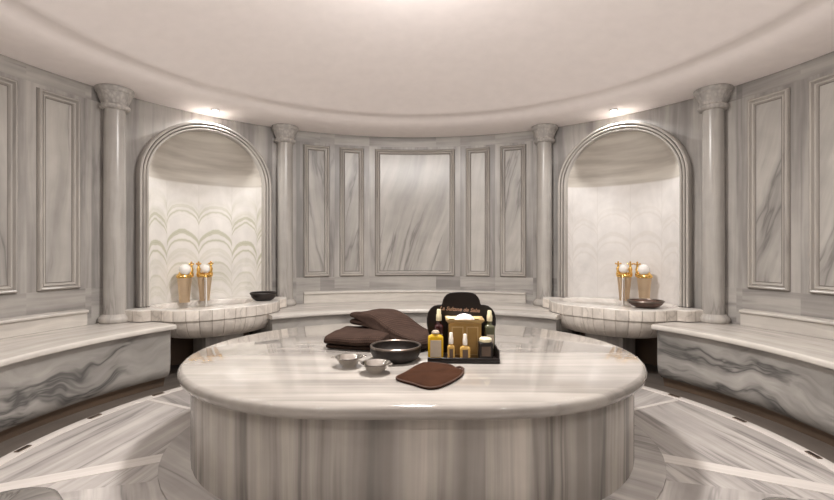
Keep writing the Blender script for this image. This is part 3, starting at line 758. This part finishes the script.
mb = MB(); mb.box(-W_ + .008, W_ - .008, -D_ + .008, D_ - .008, H - .04, H - .025); mb.build('box_insert', M['dark'], tb)
for x0, x1 in ((-.085, -.010), (.010, .085)):
    mb = MB()
    for a, b, c, d in ((x0, x1, .02, .026), (x0, x1, H - .04, H - .034), (x0, x0 + .006, .026, H - .04), (x1 - .006, x1, .026, H - .04)): mb.box(a, b, -D_ - .004, -D_ + .001, c, d)
    mb.build('front_frame', M['giltrim'], tb)
mb = MB(); rows = []
for k in range(9):
    f = k / 8; row = []
    for i in range(25):
        a = 2 * PI * i / 24; r = math.sqrt(max(0, 1 - f ** 2)) * (1 + .18 * math.sin(a * 5 + f * 2)) + .001
        row.append((.065 * r * math.cos(a), .030 * r * math.sin(a), H - .028 + .072 * f + .008 * math.sin(a * 3) * (1 - f)))
    rows.append(row)
mb.grid(rows, [[(0, 0)] * 25] * 9); mb.build('tissue', M['tissue'], tb, sharp=80)

def bottle(name, x, y, lab, cat, body, w, d, hb, neck, cap, glass, capm, lbl=None, square=True):
    """body of w x d and height hb, shoulders into a neck, then a cap (radius, height)"""
    rt = empty(name, (x, y, SLAB + .016), lab, cat, 'toiletries on the tray')
    mb = MB(); nr, nh = neck; cr, ch = cap
    def sec(a, b, z, p=5):
        n = 24; L = []
        for i in range(n + 1):
            t = 2 * PI * i / n; c, s_ = math.cos(t), math.sin(t); e = 2 / p
            L.append((a * abs(c) ** e * (1 if c >= 0 else -1), b * abs(s_) ** e * (1 if s_ >= 0 else -1), z))
        return L
    p_ = 6 if square else 2
    P = [sec(w * .45, d * .45, 0, p_), sec(w * .49, d * .49, .004, p_), sec(w * .5, d * .5, .01, p_), sec(w * .5, d * .5, hb - .016, p_), sec(w * .46, d * .46, hb - .005, p_), sec(w * .34, d * .38, hb, max(2, p_ - 2)), sec(nr, nr, hb + .006, 2), sec(nr, nr, hb + nh, 2)]
    P = [[(0, 0, 0)] * 25] + P + [[(0, 0, hb + nh)] * 25]
    mb.grid(P, [[(0, 0)] * 25] * len(P)); mb.build('glass_body', glass, rt, sharp=50)
    mb = MB(); z = hb + nh - .004; mb.lathe([(.001, z), (cr, z), (cr * 1.04, z + .003), (cr, z + ch * .5), (cr * .82, z + ch * .6), (cr * .75, z + ch * .94), (cr * .6, z + ch), (.001, z + ch)], n=20); mb.build('cap', capm, rt, sharp=40)
    if lbl:
        lw, l0, l1, lm = lbl; mb = MB(); mb.box(-lw / 2, lw / 2, -d / 2 - .0016, -d / 2 + .002, l0, l1); mb.build('paper_label', lm, rt, bevel=.0008)
    return rt
bottle('oil_bottle', .118, 2.86, 'square bottle of yellow bath oil at the tray\'s left front', 'bottle', None, .098, .055, .155, (.024, .014), (.025, .018), M['yellow'], M['label'], (.068, .02, .125, M['label']))
bottle('pump_bottle', .145, 2.985, 'tall dark red bottle with cream cap at the tray\'s left back', 'bottle', None, .06, .05, .20, (.014, .03), (.018, .075), M['redglass'], M['cap'], (.044, .05, .14, M['label']))
bottle('small_bottle', .214, 2.832, 'slim small bottle with white cap, left of the two before the gilt box', 'bottle', None, .046, .036, .095, (.010, .014), (.014, .070), M['amber'], M['whitecap'], (.022, .02, .075, M['labeldark']))
bottle('small_bottle', .302, 2.830, 'wider small amber bottle with white cap, right of the two before the gilt box', 'bottle', None, .066, .036, .088, (.010, .014), (.014, .068), M['amber'], M['whitecap'], (.034, .02, .07, M['labeldark']))
bottle('pump_bottle', .478, 2.965, 'tall olive glass bottle with cream cap at the tray\'s right back', 'bottle', None, .066, .05, .20, (.016, .03), (.018, .070), M['greenglass'], M['cap'], (.045, .05, .14, M['label']))
rj = empty('square_jar', (.432, 2.845, SLAB + .016), 'dark square jar with cream lid at the tray\'s right front', 'jar', 'toiletries on the tray')
mb = MB(); mb.box(-.044, .044, -.035, .035, 0, .115); mb.build('jar_body', M['board'], rj, bevel=.006)
mb = MB(); mb.box(-.028, .028, -.0362, -.034, .03, .09); mb.build('paper_label', M['labeldark'], rj)
mb = MB(); mb.lathe([(.001, .115), (.036, .115), (.040, .120), (.039, .134), (.030, .142), (.001, .144)], n=24); mb.build('lid', M['cap'], rj, sharp=40)

# ------------------------------------------------------------------ lights
def downlight(t, s, r, lab, vis=True):
    c = pol(t, r, 2.897, s=s)
    rt = empty('ceiling_spotlight', c, lab, 'spotlight', 'recessed ceiling spotlights')
    mb = MB(); mb.lathe([(.030, .0145), (.030, 0.0), (.034, -.004), (.044, -.003), (.046, .0), (.046, .0145)], n=28); mb.build('trim_ring', M['steel'], rt)
    mb = MB(); mb.lathe([(.001, .002), (.029, .002), (.029, .012), (.001, .012)], n=24); mb.build('lens', M['lampglass'], rt)
    return rt, c
def spot(c, aim, power, size=150, blend=.8, rad=.03, col=(1.0, .965, .935)):
    l = bpy.data.lights.new('spot_lamp', 'SPOT'); l.energy = power; l.spot_size = R(size); l.spot_blend = blend; l.shadow_soft_size = rad; l.color = col
    o = bpy.data.objects.new('spot_lamp', l); C.objects.link(o); o.location = c
    o.rotation_euler = (Vector(aim) - Vector(c)).to_track_quat('-Z', 'Y').to_euler()
for s, nm in ((-1, 'left'), (1, 'right')):
    rt, c = downlight(NT, s, 3.175, 'small bright recessed ceiling spotlight above the %s niche' % nm)
    spot((c[0], c[1], 2.885), nloc(s, 0, -.12, 1.2), 24, 150, .7, .022, (1.0, .98, .96))
for t, pw in ((95, 15), (125, 28), (154, 46)):  # extra spots added out of view to light walls and slab base
    for s in (-1, 1):
        rt, c = downlight(t, s, 3.1, 'recessed ceiling spotlight over the %s bench, %s the camera' % ('left' if s < 0 else 'right', 'beside' if t < 100 else 'behind' if t < 130 else 'well behind'))
        spot((c[0], c[1], 2.885), (c[0] * .8, OY + (c[1] - OY) * .8, 0), pw, 150, 1.0, .04)
# added wall lamps behind the camera, unseen, to brighten the ceiling
for t, s_, lab in ((160, -1, 'wall lamp left of the door'), (160, 1, 'wall lamp right of the door'), (139, -1, 'wall lamp at the end of the left bench'), (139, 1, 'wall lamp at the end of the right bench')):
    c = pol(t, 3.36, 1.95, s=s_)
    rt = empty('wall_lamp', c, 'half-bowl alabaster ' + lab, 'wall lamp', 'alabaster wall lamps')
    mb = MB(); mb.lathe([(.02, -.10), (.06, -.07), (.085, -.02), (.09, .03), (.082, .03), (.076, -.02), (.05, -.06), (.02, -.085)], n=28); mb.build('lamp_bowl', M['porcelain'], rt)
    mb = MB(); mb.tube([(0, 0, -.09), (0, 0, -.13)], .02, 12); mb.tube([(0, 0, -.12), tuple(Vector(pol(t, 3.45, 1.83, s=s_)) - Vector(c))], .012, 10); mb.build('bracket', M['gold'], rt)
    spot((c[0], c[1], 2.0), (c[0] * .55, OY + (c[1] - OY) * .55, 3.2), 30, 165, .9, .06)
# round lamp added mid-dome, out of view, to light the room
rt = empty('ceiling_lamp', (OX, OY, 3.44), 'round frosted lamp in the middle of the ceiling dome', 'ceiling lamp')
mb = MB(); mb.lathe([(max(.001, .27 * math.sin(PI * k / 16)), -.20 - .10 * math.cos(PI * k / 16)) for k in range(17)], n=48); mb.build('glass_shade', M['domeglass'], rt, sharp=40)
mb = MB(); mb.lathe([(.001, 0), (.08, 0), (.07, -.02), (.02, -.04), (.015, -.09), (.06, -.10), (.08, -.115), (.001, -.12)], n=32); mb.build('fixture_ring', M['gold'], rt, sharp=40)
l = bpy.data.lights.new('dome_lamp_lower', 'AREA'); l.shape = 'DISK'; l.size = .4; l.energy = 72; l.color = (1.0, .97, .945)
o = bpy.data.objects.new('dome_lamp_lower', l); C.objects.link(o); o.location = (OX, OY, 3.09)
l = bpy.data.lights.new('dome_lamp', 'POINT'); l.shadow_soft_size = .13; l.energy = 20; l.color = (1.0, .97, .945)
o = bpy.data.objects.new('dome_lamp', l); C.objects.link(o); o.location = (OX, OY, 2.97)

# door in the wall behind the camera
d = MB(); Td = lambda x, y, z: (OX + x, OY - 3.40 + y, z)
d.box(-.5, .5, -.03, .05, 0, 2.2, Td); o = d.build('door_1', M['door'], bevel=.008); tag(o, kind='structure')
for z0, z1 in ((.15, 1.0), (1.1, 2.05)):
    m2 = MB(); m2.box(-.38, .38, .05, .065, z0, z1, Td); m2.build('door_panel', M['door'], o, bevel=.008)
m2 = MB(); m2.tube([Td(.42, .05, 1.05), Td(.42, .10, 1.05), Td(.32, .10, 1.05)], .01); m2.build('door_handle', M['gold'], o)

# ------------------------------------------------------------------ world, camera
wd = bpy.data.worlds.new('World'); bpy.context.scene.world = wd; wd.use_nodes = True
wd.node_tree.nodes['Background'].inputs[0].default_value = (.5, .46, .42, 1); wd.node_tree.nodes['Background'].inputs[1].default_value = .2
cam = bpy.data.cameras.new('Camera'); cam.sensor_width = 36; cam.lens = 450 / 834 * 36; cam.clip_start = .02
co = bpy.data.objects.new('Camera', cam); C.objects.link(co); co.location = (0, 0, 1.30); co.rotation_euler = (R(90), 0, 0)
sc = bpy.context.scene; sc.camera = co
sc.view_settings.view_transform = 'Standard'; sc.view_settings.look = 'None'; sc.view_settings.gamma = 1; sc.view_settings.use_curve_mapping = False
sc.view_settings.exposure = 0.62
